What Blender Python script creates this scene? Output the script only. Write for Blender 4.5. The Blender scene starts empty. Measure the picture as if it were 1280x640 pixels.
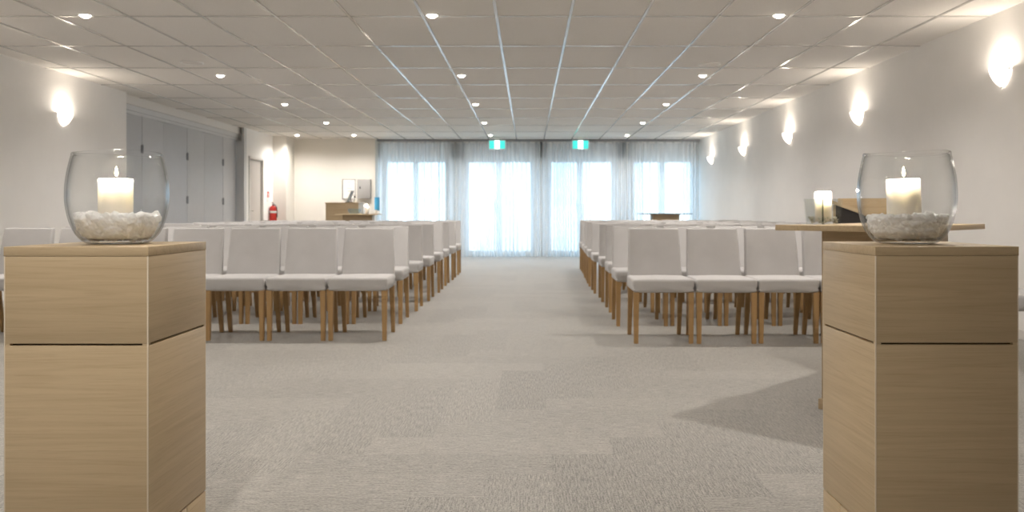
import bpy, bmesh, math, random
from mathutils import Vector, Matrix
random.seed(7)
PI = math.pi
S = bpy.context.scene
C = S.collection

# ------------------------------------------------------------------ materials
def newmat(name):
    m = bpy.data.materials.new(name); m.use_nodes = True
    nt = m.node_tree
    for n in list(nt.nodes): nt.nodes.remove(n)
    out = nt.nodes.new('ShaderNodeOutputMaterial')
    return m, nt, out
def N(nt, t, **kw):
    n = nt.nodes.new(t)
    for k, v in kw.items():
        if k in n.inputs: n.inputs[k].default_value = v
        else: setattr(n, k, v)
    return n
def L(nt, a, ao, b, bi): nt.links.new(a.outputs[ao], b.inputs[bi])

def plain(name, col, rough=0.5, metal=0.0, spec=0.5, noise=0.0, nscale=40.0, bump=0.0, sss=0.0):
    m, nt, out = newmat(name)
    p = N(nt, 'ShaderNodeBsdfPrincipled', Roughness=rough, Metallic=metal)
    p.inputs['Base Color'].default_value = (*col, 1)
    p.inputs['Specular IOR Level'].default_value = spec
    if sss:
        p.inputs['Subsurface Weight'].default_value = sss
        p.inputs['Subsurface Radius'].default_value = (1.0, 1.0, 1.0)
        p.inputs['Subsurface Scale'].default_value = 0.05 if 'wax' in name else 0.02
    if noise or bump:
        tc = N(nt, 'ShaderNodeTexCoord')
        nz = N(nt, 'ShaderNodeTexNoise', Scale=nscale, Detail=4.0, Roughness=0.6)
        L(nt, tc, 'Object', nz, 'Vector')
        if noise:
            r = N(nt, 'ShaderNodeValToRGB')
            r.color_ramp.elements[0].position = 0.3; r.color_ramp.elements[1].position = 0.7
            r.color_ramp.elements[0].color = (*[c*(1-noise) for c in col], 1)
            r.color_ramp.elements[1].color = (*[min(1, c*(1+noise)) for c in col], 1)
            L(nt, nz, 'Fac', r, 'Fac'); L(nt, r, 'Color', p, 'Base Color')
        if bump:
            b = N(nt, 'ShaderNodeBump', Strength=bump, Distance=0.002)
            L(nt, nz, 'Fac', b, 'Height'); L(nt, b, 'Normal', p, 'Normal')
    L(nt, p, 'BSDF', out, 'Surface')
    return m

def emit(name, col, strength):
    m, nt, out = newmat(name)
    e = N(nt, 'ShaderNodeEmission', Strength=strength); e.inputs['Color'].default_value = (*col, 1)
    L(nt, e, 'Emission', out, 'Surface')
    return m

def wood(name, c1, c2, c3, scale=(1.3, 1.3, 42.0), rough=0.45, offs=0.0):
    """oak laminate, grain running along the small-scale axes"""
    m, nt, out = newmat(name)
    p = N(nt, 'ShaderNodeBsdfPrincipled', Roughness=rough)
    p.inputs['Specular IOR Level'].default_value = 0.35
    tc = N(nt, 'ShaderNodeTexCoord')
    mp = N(nt, 'ShaderNodeMapping'); mp.inputs['Scale'].default_value = scale
    mp.inputs['Location'].default_value = (offs, offs*0.7, offs*1.3)
    L(nt, tc, 'Object', mp, 'Vector')
    n1 = N(nt, 'ShaderNodeTexNoise', Scale=1.0, Detail=5.0, Roughness=0.6, Distortion=0.6)
    L(nt, mp, 'Vector', n1, 'Vector')
    mp2 = N(nt, 'ShaderNodeMapping'); mp2.inputs['Scale'].default_value = tuple(s*(5 if s > 5 else 4) for s in scale)
    L(nt, tc, 'Object', mp2, 'Vector')
    n2 = N(nt, 'ShaderNodeTexNoise', Scale=1.0, Detail=4.0, Roughness=0.7)
    L(nt, mp2, 'Vector', n2, 'Vector')
    # cathedral rings
    mp3 = N(nt, 'ShaderNodeMapping'); mp3.inputs['Scale'].default_value = tuple(s*0.32 for s in scale)
    L(nt, tc, 'Object', mp3, 'Vector')
    n3 = N(nt, 'ShaderNodeTexNoise', Scale=1.0, Detail=1.0, Roughness=0.4)
    L(nt, mp3, 'Vector', n3, 'Vector')
    mu = N(nt, 'ShaderNodeMath', operation='MULTIPLY'); mu.inputs[1].default_value = 60.0
    L(nt, n3, 'Fac', mu, 0)
    sn = N(nt, 'ShaderNodeMath', operation='SINE'); L(nt, mu, 'Value', sn, 0)
    r1 = N(nt, 'ShaderNodeValToRGB')
    r1.color_ramp.elements[0].position = 0.28; r1.color_ramp.elements[1].position = 0.72
    r1.color_ramp.elements[0].color = (*c1, 1); r1.color_ramp.elements[1].color = (*c2, 1)
    L(nt, n1, 'Fac', r1, 'Fac')
    r2 = N(nt, 'ShaderNodeValToRGB')
    r2.color_ramp.elements[0].position = 0.52; r2.color_ramp.elements[1].position = 0.75
    r2.color_ramp.elements[0].color = (0, 0, 0, 1); r2.color_ramp.elements[1].color = (0.55, 0.55, 0.55, 1)
    L(nt, n2, 'Fac', r2, 'Fac')
    mx = N(nt, 'ShaderNodeMix', data_type='RGBA')
    L(nt, r2, 'Color', mx, 0); L(nt, r1, 'Color', mx, 6); mx.inputs[7].default_value = (*c3, 1)
    r3 = N(nt, 'ShaderNodeMapRange'); r3.inputs[1].default_value = 0.6; r3.inputs[2].default_value = 1.0
    r3.inputs[3].default_value = 0.0; r3.inputs[4].default_value = 0.17
    L(nt, sn, 'Value', r3, 0)
    mx2 = N(nt, 'ShaderNodeMix', data_type='RGBA')
    L(nt, r3, 'Result', mx2, 0); L(nt, mx, 2, mx2, 6); mx2.inputs[7].default_value = (*c3, 1)
    L(nt, mx2, 2, p, 'Base Color')
    b = N(nt, 'ShaderNodeBump', Strength=0.12, Distance=0.001)
    L(nt, n2, 'Fac', b, 'Height'); L(nt, b, 'Normal', p, 'Normal')
    L(nt, p, 'BSDF', out, 'Surface')
    return m

def thin_glass(name, tint=(0.993, 0.997, 0.996), edge=(0.22, 0.25, 0.27), ior=1.5):
    m, nt, out = newmat(name)
    lw = N(nt, 'ShaderNodeLayerWeight', Blend=0.5)
    pw = N(nt, 'ShaderNodeMath', operation='POWER'); pw.inputs[1].default_value = 5.0
    L(nt, lw, 'Facing', pw, 0)
    mc = N(nt, 'ShaderNodeMix', data_type='RGBA')
    mc.inputs[6].default_value = (*tint, 1); mc.inputs[7].default_value = (*edge, 1)
    L(nt, pw, 'Value', mc, 0)
    tr = N(nt, 'ShaderNodeBsdfTransparent'); L(nt, mc, 2, tr, 'Color')
    gl = N(nt, 'ShaderNodeBsdfGlossy', Roughness=0.01)
    lw2 = N(nt, 'ShaderNodeLayerWeight', Blend=0.5)
    p5 = N(nt, 'ShaderNodeMath', operation='POWER'); p5.inputs[1].default_value = 5.0
    L(nt, lw2, 'Facing', p5, 0)
    fr = N(nt, 'ShaderNodeMapRange'); fr.inputs[3].default_value = 0.03; fr.inputs[4].default_value = 0.9
    L(nt, p5, 'Value', fr, 0)
    mx = N(nt, 'ShaderNodeMixShader')
    L(nt, fr, 'Result', mx, 'Fac'); L(nt, tr, 'BSDF', mx, 1); L(nt, gl, 'BSDF', mx, 2)
    L(nt, mx, 'Shader', out, 'Surface')
    return m

def fabric(name, col):
    m, nt, out = newmat(name)
    p = N(nt, 'ShaderNodeBsdfPrincipled', Roughness=0.9)
    p.inputs['Specular IOR Level'].default_value = 0.15
    p.inputs['Sheen Weight'].default_value = 0.15
    tc = N(nt, 'ShaderNodeTexCoord')
    nz = N(nt, 'ShaderNodeTexNoise', Scale=350.0, Detail=3.0)
    L(nt, tc, 'Object', nz, 'Vector')
    n2 = N(nt, 'ShaderNodeTexNoise', Scale=6.0, Detail=2.0)
    L(nt, tc, 'Object', n2, 'Vector')
    ad = N(nt, 'ShaderNodeMath', operation='ADD'); L(nt, nz, 'Fac', ad, 0); L(nt, n2, 'Fac', ad, 1)
    mr = N(nt, 'ShaderNodeMapRange'); mr.inputs[1].default_value = 0.6; mr.inputs[2].default_value = 1.4
    L(nt, ad, 'Value', mr, 0)
    mx = N(nt, 'ShaderNodeMix', data_type='RGBA')
    mx.inputs[6].default_value = (*[c*0.92 for c in col], 1); mx.inputs[7].default_value = (*[c*1.07 for c in col], 1)
    L(nt, mr, 'Result', mx, 0); L(nt, mx, 2, p, 'Base Color')
    b = N(nt, 'ShaderNodeBump', Strength=0.2, Distance=0.001)
    L(nt, nz, 'Fac', b, 'Height'); L(nt, b, 'Normal', p, 'Normal')
    L(nt, p, 'BSDF', out, 'Surface')
    return m

def carpet_mat():
    m, nt, out = newmat('carpet_plank')
    p = N(nt, 'ShaderNodeBsdfPrincipled', Roughness=0.6)
    p.inputs['Specular IOR Level'].default_value = 0.45
    p.inputs['Sheen Weight'].default_value = 0.5
    p.inputs['Sheen Roughness'].default_value = 0.4
    uv = N(nt, 'ShaderNodeUVMap', uv_map='plank')
    at = N(nt, 'ShaderNodeAttribute', attribute_name='tint')
    mp = N(nt, 'ShaderNodeMapping'); mp.inputs['Scale'].default_value = (14.0, 190.0, 1.0)
    L(nt, uv, 'UV', mp, 'Vector')
    n1 = N(nt, 'ShaderNodeTexNoise', Scale=1.0, Detail=3.0, Roughness=0.65); L(nt, mp, 'Vector', n1, 'Vector')
    mp2 = N(nt, 'ShaderNodeMapping'); mp2.inputs['Scale'].default_value = (90.0, 170.0, 1.0)
    L(nt, uv, 'UV', mp2, 'Vector')
    n2 = N(nt, 'ShaderNodeTexNoise', Scale=1.0, Detail=2.0, Roughness=0.6); L(nt, mp2, 'Vector', n2, 'Vector')
    mp3 = N(nt, 'ShaderNodeMapping'); mp3.inputs['Scale'].default_value = (2.0, 9.0, 1.0)
    L(nt, uv, 'UV', mp3, 'Vector')
    n3 = N(nt, 'ShaderNodeTexNoise', Scale=1.0, Detail=2.0); L(nt, mp3, 'Vector', n3, 'Vector')
    # sum
    a = N(nt, 'ShaderNodeMath', operation='MULTIPLY_ADD'); a.inputs[1].default_value = 0.85; L(nt, n1, 'Fac', a, 0)
    b_ = N(nt, 'ShaderNodeMath', operation='MULTIPLY_ADD'); b_.inputs[1].default_value = 0.75; L(nt, n2, 'Fac', b_, 0); b_.inputs[2].default_value = 0.295
    L(nt, b_, 'Value', a, 2)
    c_ = N(nt, 'ShaderNodeMath', operation='MULTIPLY_ADD'); c_.inputs[1].default_value = 0.085
    L(nt, at, 'Fac', c_, 0); L(nt, a, 'Value', c_, 2)
    r = N(nt, 'ShaderNodeMapRange'); r.inputs[1].default_value = 0.90; r.inputs[2].default_value = 1.34
    L(nt, c_, 'Value', r, 0)
    mx = N(nt, 'ShaderNodeMix', data_type='RGBA')
    mx.inputs[6].default_value = (0.085, 0.082, 0.074, 1); mx.inputs[7].default_value = (0.465, 0.445, 0.405, 1)
    L(nt, r, 'Result', mx, 0); L(nt, mx, 2, p, 'Base Color')
    bp = N(nt, 'ShaderNodeBump', Strength=0.5, Distance=0.004)
    L(nt, a, 'Value', bp, 'Height'); L(nt, bp, 'Normal', p, 'Normal')
    L(nt, p, 'BSDF', out, 'Surface')
    return m

def curtain_mat():
    m, nt, out = newmat('sheer_voile')
    tc = N(nt, 'ShaderNodeTexCoord')
    mp = N(nt, 'ShaderNodeMapping'); mp.inputs['Scale'].default_value = (60.0, 60.0, 4.0)
    L(nt, tc, 'Object', mp, 'Vector')
    nz = N(nt, 'ShaderNodeTexNoise', Scale=1.0, Detail=3.0); L(nt, mp, 'Vector', nz, 'Vector')
    mr = N(nt, 'ShaderNodeMapRange'); mr.inputs[3].default_value = 0.46; mr.inputs[4].default_value = 0.72
    L(nt, nz, 'Fac', mr, 0)
    tr = N(nt, 'ShaderNodeBsdfTransparent')
    tl = N(nt, 'ShaderNodeBsdfTranslucent'); tl.inputs['Color'].default_value = (0.86, 0.87, 0.88, 1)
    df = N(nt, 'ShaderNodeBsdfDiffuse'); df.inputs['Color'].default_value = (0.84, 0.83, 0.81, 1)
    m1 = N(nt, 'ShaderNodeMixShader'); m1.inputs['Fac'].default_value = 0.45
    L(nt, tl, 'BSDF', m1, 1); L(nt, df, 'BSDF', m1, 2)
    lw = N(nt, 'ShaderNodeLayerWeight', Blend=0.5)      # yarns close up when the cloth is seen edge-on
    ma = N(nt, 'ShaderNodeMath', operation='MULTIPLY_ADD'); ma.inputs[1].default_value = 0.75; ma.use_clamp = True
    L(nt, lw, 'Facing', ma, 0); L(nt, mr, 'Result', ma, 2)
    m2 = N(nt, 'ShaderNodeMixShader'); L(nt, ma, 'Value', m2, 'Fac')
    L(nt, tr, 'BSDF', m2, 1); L(nt, m1, 'Shader', m2, 2)
    L(nt, m2, 'Shader', out, 'Surface')
    return m

def sconce_glass_mat():
    m, nt, out = newmat('lit_frosted_glass')
    e = N(nt, 'ShaderNodeEmission', Strength=1.2); e.inputs['Color'].default_value = (1.0, 0.9, 0.78, 1)
    d = N(nt, 'ShaderNodeBsdfPrincipled', Roughness=0.35); d.inputs['Base Color'].default_value = (0.9, 0.88, 0.84, 1)
    a = N(nt, 'ShaderNodeAddShader'); L(nt, e, 'Emission', a, 0); L(nt, d, 'BSDF', a, 1)
    L(nt, a, 'Shader', out, 'Surface')
    return m

M = dict(
    wall=plain('painted_wall', (0.87, 0.855, 0.835), 0.75, spec=0.25, noise=0.015, nscale=3.0),
    wall_shade=plain('shaded_rear_wall', (0.72, 0.695, 0.65), 0.75, spec=0.25, noise=0.015, nscale=3.0),  # wall paint with shade put into its colour, tones down the rear left corner
    tile=plain('mineral_fibre_tile', (0.74, 0.715, 0.68), 0.9, spec=0.15, noise=0.05, nscale=120.0, bump=0.15),
    tbar=plain('enamelled_grid_bar', (0.58, 0.565, 0.54), 0.16, spec=1.0),
    carpet=carpet_mat(),
    trim=plain('trim_paint', (0.72, 0.70, 0.67), 0.45),
    greypanel=plain('grey_partition_laminate', (0.48, 0.485, 0.50), 0.45, noise=0.02, nscale=8.0),
    greydoor=plain('grey_door_paint', (0.52, 0.49, 0.46), 0.5, noise=0.02, nscale=6.0),
    alu=plain('brushed_aluminium', (0.62, 0.62, 0.62), 0.45, metal=0.4),
    darkalu=plain('grey_anodised', (0.30, 0.30, 0.31), 0.4, metal=0.6),
    chrome=plain('polished_chrome', (0.8, 0.8, 0.8), 0.12, metal=1.0),
    oak=wood('light_oak_laminate', (0.50, 0.385, 0.24), (0.59, 0.465, 0.30), (0.38, 0.275, 0.16)),
    oaktop=wood('light_oak_top', (0.50, 0.385, 0.24), (0.59, 0.465, 0.30), (0.38, 0.275, 0.16), scale=(1.4, 24, 24)),
    oakdark=wood('oak_table_laminate', (0.42, 0.315, 0.195), (0.50, 0.385, 0.245), (0.31, 0.22, 0.125)),
    edge=plain('edge_band_highlight', (0.72, 0.64, 0.52), 0.4),  # edge band, its pale colour holds the corner highlight
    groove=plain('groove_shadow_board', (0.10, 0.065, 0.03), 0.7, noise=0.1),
    fabric=fabric('pale_grey_upholstery', (0.53, 0.52, 0.518)),
    leg=wood('oiled_oak_leg', (0.38, 0.235, 0.10), (0.47, 0.30, 0.14), (0.27, 0.155, 0.06), scale=(30, 30, 2.0)),
    glass=thin_glass('clear_glass'),
    pane=thin_glass('window_pane', (0.95, 0.97, 0.98), (0.8, 0.85, 0.86)),
    squareglass=thin_glass('square_holder_glass', (0.92, 0.93, 0.925), (0.4, 0.42, 0.4)),
    blueglass=thin_glass('bluish_glass', (0.88, 0.95, 0.99), (0.45, 0.6, 0.7)),
    glassedge=thin_glass('glass_edge', (0.45, 0.48, 0.46), (0.2, 0.22, 0.2)),
    wax=plain('ivory_wax', (0.96, 0.875, 0.79), 0.5, sss=1.0, noise=0.01, nscale=20),
    wick=plain('burnt_wick', (0.05, 0.04, 0.03), 0.9, noise=0.2),
    flame=emit('candle_flame', (1.0, 0.78, 0.42), 30.0),
    pebble=plain('white_quartz_chips', (0.97, 0.96, 0.935), 0.35, noise=0.015, nscale=50, sss=1.0),
    clearpebble=plain('glass_nuggets', (0.72, 0.70, 0.60), 0.12, noise=0.2, nscale=60),
    lens=emit('downlight_lens', (1.0, 0.9, 0.76), 14.0),
    ring=plain('white_ring', (0.8, 0.79, 0.77), 0.4),
    sconce=sconce_glass_mat(),
    voile=curtain_mat(),
    frame=plain('white_window_frame', (0.74, 0.75, 0.76), 0.4),
    black=plain('black_plastic', (0.02, 0.02, 0.022), 0.4, noise=0.1),
    blacklam=plain('black_laminate', (0.018, 0.015, 0.014), 0.5, noise=0.1),
    screen=plain('grey_screen', (0.07, 0.085, 0.10), 0.2, noise=0.05),
    red=plain('red_enamel', (0.55, 0.03, 0.02), 0.3, noise=0.03),
    redsign=plain('red_sign', (0.62, 0.08, 0.06), 0.5, noise=0.02),
    paper=plain('white_paper', (0.82, 0.82, 0.80), 0.6, noise=0.02),
    greybox=plain('grey_steel_cabinet', (0.36, 0.355, 0.35), 0.45, noise=0.02),
    blue=plain('blue_card', (0.03, 0.22, 0.40), 0.5, noise=0.03),
    exitgreen=emit('exit_green', (0.06, 0.58, 0.52), 0.72),
    exitwhite=emit('exit_white', (0.85, 1.0, 0.95), 1.2),
    paving=plain('pale_paving', (0.62, 0.61, 0.59), 0.8, noise=0.08, nscale=2.0),
    render_white=plain('white_render', (0.8, 0.8, 0.8), 0.8, noise=0.03),
    leaf=plain('tree_leaf', (0.10, 0.20, 0.06), 0.6, noise=0.2, nscale=3.0),
    bark=plain('tree_bark', (0.16, 0.12, 0.09), 0.9, noise=0.3, nscale=8.0),
)

# ------------------------------------------------------------------ mesh helpers
def link(name, bm, mat, parent=None, smooth=None, mats=None):
    me = bpy.data.meshes.new(name)
    bmesh.ops.recalc_face_normals(bm, faces=bm.faces[:])
    bm.to_mesh(me); bm.free()
    for mm in (mats or [mat]): me.materials.append(mm)
    if smooth is not None:
        for p in me.polygons: p.use_smooth = True
        me.set_sharp_from_angle(angle=math.radians(smooth))
    o = bpy.data.objects.new(name, me); C.objects.link(o)
    if parent: o.parent = parent
    return o

def add_box(bm, lo, hi, bevel=0.0, seg=2, rot=None, piv=None, taper=None):
    r = bmesh.ops.create_cube(bm, size=1.0)
    vs = r['verts']
    c = [(a+b)/2 for a, b in zip(lo, hi)]; s = [b-a for a, b in zip(lo, hi)]
    for v in vs:
        v.co = Vector((c[0]+v.co.x*s[0], c[1]+v.co.y*s[1], c[2]+v.co.z*s[2]))
    if taper:   # fn on coordinates
        for v in vs: v.co = taper(v.co)
    if bevel > 0:
        es = list({e for v in vs for e in v.link_edges})
        g = bmesh.ops.bevel(bm, geom=es, offset=bevel, segments=seg, profile=0.5, affect='EDGES')
        vs = list({v for f in g['faces'] for v in f.verts} | {v for v in vs if v.is_valid})
    if rot is not None:
        bmesh.ops.rotate(bm, cent=piv or c, matrix=rot, verts=vs)
    return vs

def add_cyl(bm, p0, p1, r0, r1=None, n=16, caps=True):
    r1 = r0 if r1 is None else r1
    p0, p1 = Vector(p0), Vector(p1); d = p1-p0
    q = d.to_track_quat('Z', 'Y').to_matrix().to_4x4()
    mt = Matrix.Translation((p0+p1)/2) @ q
    return bmesh.ops.create_cone(bm, cap_ends=caps, segments=n, radius1=r0, radius2=r1, depth=d.length, matrix=mt)['verts']

def add_lathe(bm, prof, n=48, c=(0, 0), closed=False):
    rings = []
    for r, z in prof:
        if r < 1e-5: rings.append([bm.verts.new((c[0], c[1], z))])
        else: rings.append([bm.verts.new((c[0]+r*math.cos(2*PI*i/n), c[1]+r*math.sin(2*PI*i/n), z)) for i in range(n)])
    pairs = list(zip(rings, rings[1:]))
    if closed: pairs.append((rings[-1], rings[0]))
    for a, b in pairs:
        for i in range(n):
            j = (i+1) % n
            if len(a) == 1 and len(b) == 1: continue
            if len(a) == 1: bm.faces.new((a[0], b[j], b[i]))
            elif len(b) == 1: bm.faces.new((a[i], a[j], b[0]))
            else: bm.faces.new((a[i], a[j], b[j], b[i]))

def add_tube(bm, pts, r, n=8):
    pts = [Vector(p) for p in pts]; rings = []
    for i, p in enumerate(pts):
        d = (pts[min(i+1, len(pts)-1)] - pts[max(i-1, 0)]).normalized()
        q = d.to_track_quat('Z', 'Y')
        rr = r[i] if isinstance(r, (list, tuple)) else r
        rings.append([bm.verts.new(p + q @ Vector((rr*math.cos(2*PI*k/n), rr*math.sin(2*PI*k/n), 0))) for k in range(n)])
    for a, b in zip(rings, rings[1:]):
        for k in range(n): bm.faces.new((a[k], a[(k+1) % n], b[(k+1) % n], b[k]))
    bm.faces.new(rings[0][::-1]); bm.faces.new(rings[-1])

def add_prism(bm, pts, axis_vec):
    """extrude polygon (3d points) along a vector"""
    a = [bm.verts.new(p) for p in pts]; v = Vector(axis_vec)
    b = [bm.verts.new(Vector(p)+v) for p in pts]
    bm.faces.new(a[::-1]); bm.faces.new(b); n = len(a)
    for i in range(n): bm.faces.new((a[i], a[(i+1) % n], b[(i+1) % n], b[i]))

def tag(o, label, cat, group=None):
    o['label'] = label; o['category'] = cat
    if group: o['group'] = group
    return o
def thing(name, label, cat, loc=(0, 0, 0), rz=0.0, group=None):
    o = bpy.data.objects.new(name, None); C.objects.link(o)
    o.empty_display_size = 0.1
    o.location = loc; o.rotation_euler = (0, 0, rz)
    return tag(o, label, cat, group)
def box_part(name, lo, hi, mat, parent, bevel=0.002, seg=2, **kw):
    bm = bmesh.new(); add_box(bm, lo, hi, bevel, seg, **kw)
    return link(name, bm, mat, parent, smooth=35)
def struct(name, bm, mat, parent=None, smooth=None):
    o = link(name, bm, mat, parent, smooth)
    if not parent: o['kind'] = 'structure'
    return o
def sbox(name, lo, hi, mat, bevel=0.0, parent=None):
    bm = bmesh.new(); add_box(bm, lo, hi, bevel)
    return struct(name, bm, mat, parent)
def dup(root, loc, rz=0.0):
    r = root.copy(); C.objects.link(r); r.location = loc; r.rotation_euler = (0, 0, rz)
    for ch in root.children:
        c = ch.copy(); C.objects.link(c); c.parent = r
        for g in ch.children:
            d = g.copy(); C.objects.link(d); d.parent = c
    return r
ORD = ['first', 'second', 'third', 'fourth', 'fifth', 'sixth', 'seventh', 'eighth', 'ninth']

# ------------------------------------------------------------------ camera
HC, F = 0.965, 1035.0
cam_d = bpy.data.cameras.new('camera'); cam = bpy.data.objects.new('camera', cam_d); C.objects.link(cam)
cam.location = (0, 0, HC); cam.rotation_euler = (PI/2, 0, 0)
cam_d.sensor_width = 36; cam_d.lens = F/1280*36
cam_d.shift_x = -20.5/1280; cam_d.shift_y = -54/1280
cam_d.dof.use_dof = True; cam_d.dof.focus_distance = 2.4; cam_d.dof.aperture_fstop = 5.6
cam_d.clip_end = 200
S.camera = cam
def at(px, py, Y): return Vector(((px-660.5)*Y/F, Y, HC-(py-266)*Y/F))

ZC = 2.569                       # ceiling height
XR, XL, XP = 3.76, -5.34, -5.50  # right wall, left wall, folding partition
YB, YL, YN = 18.32, 17.9, -3.2   # window wall, rear left wall, wall behind the camera

# ------------------------------------------------------------------ floor: herringbone carpet planks, one mesh
W_, K_ = 0.25, 4
bm = bmesh.new(); uvl = bm.loops.layers.uv.new('plank'); tl = bm.faces.layers.float.new('tint')
done = set(); vc = {}
def V2(x, y):
    k = (round(x, 4), round(y, 4))
    if k not in vc: vc[k] = bm.verts.new((x, y, 0))
    return vc[k]
X0, X1, Y0, Y1 = -6.0, XR+0.1, YN, YB+0.1
ox, oy = 0.09, 0.06
i0, i1 = int(math.floor((X0-ox)/W_))-5, int(math.ceil((X1-ox)/W_))+5
j0, j1 = int(math.floor((Y0-oy)/W_))-5, int(math.ceil((Y1-oy)/W_))+5
for i in range(i0, i1):
    for j in range(j0, j1):
        mm = (i-j) % (2*K_)
        if mm < K_: a, b, w, h, horiz = i-mm, j, K_, 1, True
        else: a, b, w, h, horiz = i, j+(mm-K_)-(K_-1), 1, K_, False
        if (a, b, horiz) in done: continue
        done.add((a, b, horiz))
        xa, ya = max(X0, ox+a*W_), max(Y0, oy+b*W_)
        xb, yb = min(X1, ox+(a+w)*W_), min(Y1, oy+(b+h)*W_)
        if xb-xa < 1e-3 or yb-ya < 1e-3: continue
        f = bm.faces.new([bm.verts.new((x, y, 0)) for x, y in ((xa, ya), (xb, ya), (xb, yb), (xa, yb))])
        f[tl] = random.random()*0.7 + (0.2 if horiz else 0.0)
        du, dv = random.random()*40, random.random()*40
        for lp in f.loops:
            x, y = lp.vert.co.x, lp.vert.co.y
            lp[uvl].uv = (x+du, y+dv) if horiz else (y+du, x+dv)
floor = struct('floor', bm, M['carpet'])
sbox('floor_slab', (-6.2, YN-0.2, -0.25), (XR+0.3, YB+0.25, -0.004), M['render_white'])

# ------------------------------------------------------------------ ceiling and grid
sbox('ceiling', (-6.2, YN-0.2, ZC), (XR+0.3, YB+0.35, ZC+0.25), M['tile'])
bm = bmesh.new()
for k in range(-9, 8):
    x = -0.26+0.6*k
    if XL < x < XR: add_box(bm, (x-0.012, YN, ZC-0.006), (x+0.012, YB, ZC+0.002))
for k in range(-9, 11):
    y = 6.75+1.2*k
    if YN < y < YB: add_box(bm, (XP+0.05, y-0.012, ZC-0.0055), (XR, y+0.012, ZC+0.002))
struct('ceiling_grid', bm, M['tbar'])

# ------------------------------------------------------------------ walls
sbox('wall_right', (XR, YN-0.2, -0.02), (XR+0.2, YB+0.2, ZC), M['wall'])
YO0, YO1 = 11.0, 15.62           # opening with the folding partition
sbox('wall_left', (XL-0.3, YN-0.2, -0.02), (XL, YO0, ZC), M['wall'])
bm = bmesh.new()                  # wall beyond the opening, with a doorway cut into it
YD0, YD1, ZD = 15.80, 16.66, 2.05
add_box(bm, (XL-0.3, YO1, -0.02), (XL, YD0, ZC)); add_box(bm, (XL-0.3, YD1, -0.02), (XL, YL+0.3, ZC))
add_box(bm, (XL-0.3, YD0, ZD), (XL, YD1, ZC))
struct('wall_left_rear', bm, M['wall'])
sbox('wall_partition_backing', (-6.2, YO0-0.05, -0.02), (-6.0, YO1+0.1, ZC), M['wall'])
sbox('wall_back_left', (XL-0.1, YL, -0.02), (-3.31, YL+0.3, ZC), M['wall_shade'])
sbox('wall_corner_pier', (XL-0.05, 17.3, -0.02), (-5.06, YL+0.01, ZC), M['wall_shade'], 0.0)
sbox('wall_near', (XL-0.3, YN-0.2, -0.02), (XR+0.2, YN, ZC), M['wall'])
# window wall with four openings
OP = [(-3.23, -1.74), (-1.42, 0.15), (0.41, 1.94), (2.24, 3.70)]
ZW = 2.185
bm = bmesh.new()
xs = [-3.4]+[v for o in OP for v in o]+[XR+0.05]
for a, b in zip(xs[0::2], xs[1::2]): add_box(bm, (a, YB, -0.02), (b, YB+0.18, ZC))
add_box(bm, (-3.4, YB, ZW), (XR+0.05, YB+0.18, ZC))
struct('wall_back', bm, M['wall'])
sbox('baseboard_right', (XR-0.012, YN, 0), (XR, YB-0.02, 0.075), M['trim'], 0.003)
sbox('baseboard_left', (XL, YN, 0), (XL+0.012, YO0, 0.075), M['trim'], 0.003)
sbox('baseboard_back', (-5.06, YL-0.012, 0), (-3.31, YL, 0.075), M['trim'], 0.003)

# header beam and track over the partition
sbox('trim_1', (-5.75, YO0, ZC-0.125), (-5.42, YO1, ZC), M['trim'], 0.004)
bm = bmesh.new()
add_box(bm, (-5.58, YO0, ZC-0.20), (-5.445, YO1, ZC-0.125), 0.003)
add_box(bm, (-5.54, YO0, ZC-0.245), (-5.465, YO1, ZC-0.20), 0.003)
struct('trim_2', bm, M['alu'])
bm = bmesh.new()
add_box(bm, (XL-0.03, YO1-0.10, 0), (XL+0.015, YO1+0.03, ZC-0.005), 0.004)
add_box(bm, (-5.56, YO1-0.09, 0), (XL-0.03, YO1-0.02, ZC-0.25), 0.004)
struct('trim_3', bm, M['alu'])

# folding partition: six hinged panels, slightly zigzag
part = thing('folding_partition', 'grey folding partition of tall hinged panels closing the left wall opening', 'partition', (XP, 13.3, 0))
ys = [11.02, 11.64, 12.43, 13.18, 14.0, 14.72, 15.50]
for q in range(6):
    ya, yb = ys[q]-13.3, ys[q+1]-13.3
    xa, xb = (0.0, 0.05) if q % 2 == 0 else (0.05, 0.0)
    d = Vector((xb-xa, yb-ya)); ln = d.length; nrm = Vector((d.y, -d.x))/ln*0.02
    bm = bmesh.new(); g = 0.003/ln
    pa = Vector((xa, ya))+d*g; pb = Vector((xa, ya))+d*(1-g)
    quad = [(*(pa-nrm), 0.012), (*(pb-nrm), 0.012), (*(pb+nrm), 0.012), (*(pa+nrm), 0.012)]
    add_prism(bm, quad, (0, 0, ZC-0.25-0.012))
    pn = link('panel', bm, M['greypanel'], part)
    if q in (0, 2, 4):
        for z in (1.86, 1.17):
            if q == 0 and z < 1.5: continue
            bm = bmesh.new()
            hx = xb+0.024
            add_box(bm, (hx-0.006, yb-0.03, z-0.055), (hx+0.006, yb+0.03, z+0.055), 0.002)
            add_cyl(bm, (hx+0.008, yb, z-0.06), (hx+0.008, yb, z+0.06), 0.007, n=10)
            link('hinge', bm, M['darkalu'], pn)

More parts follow.
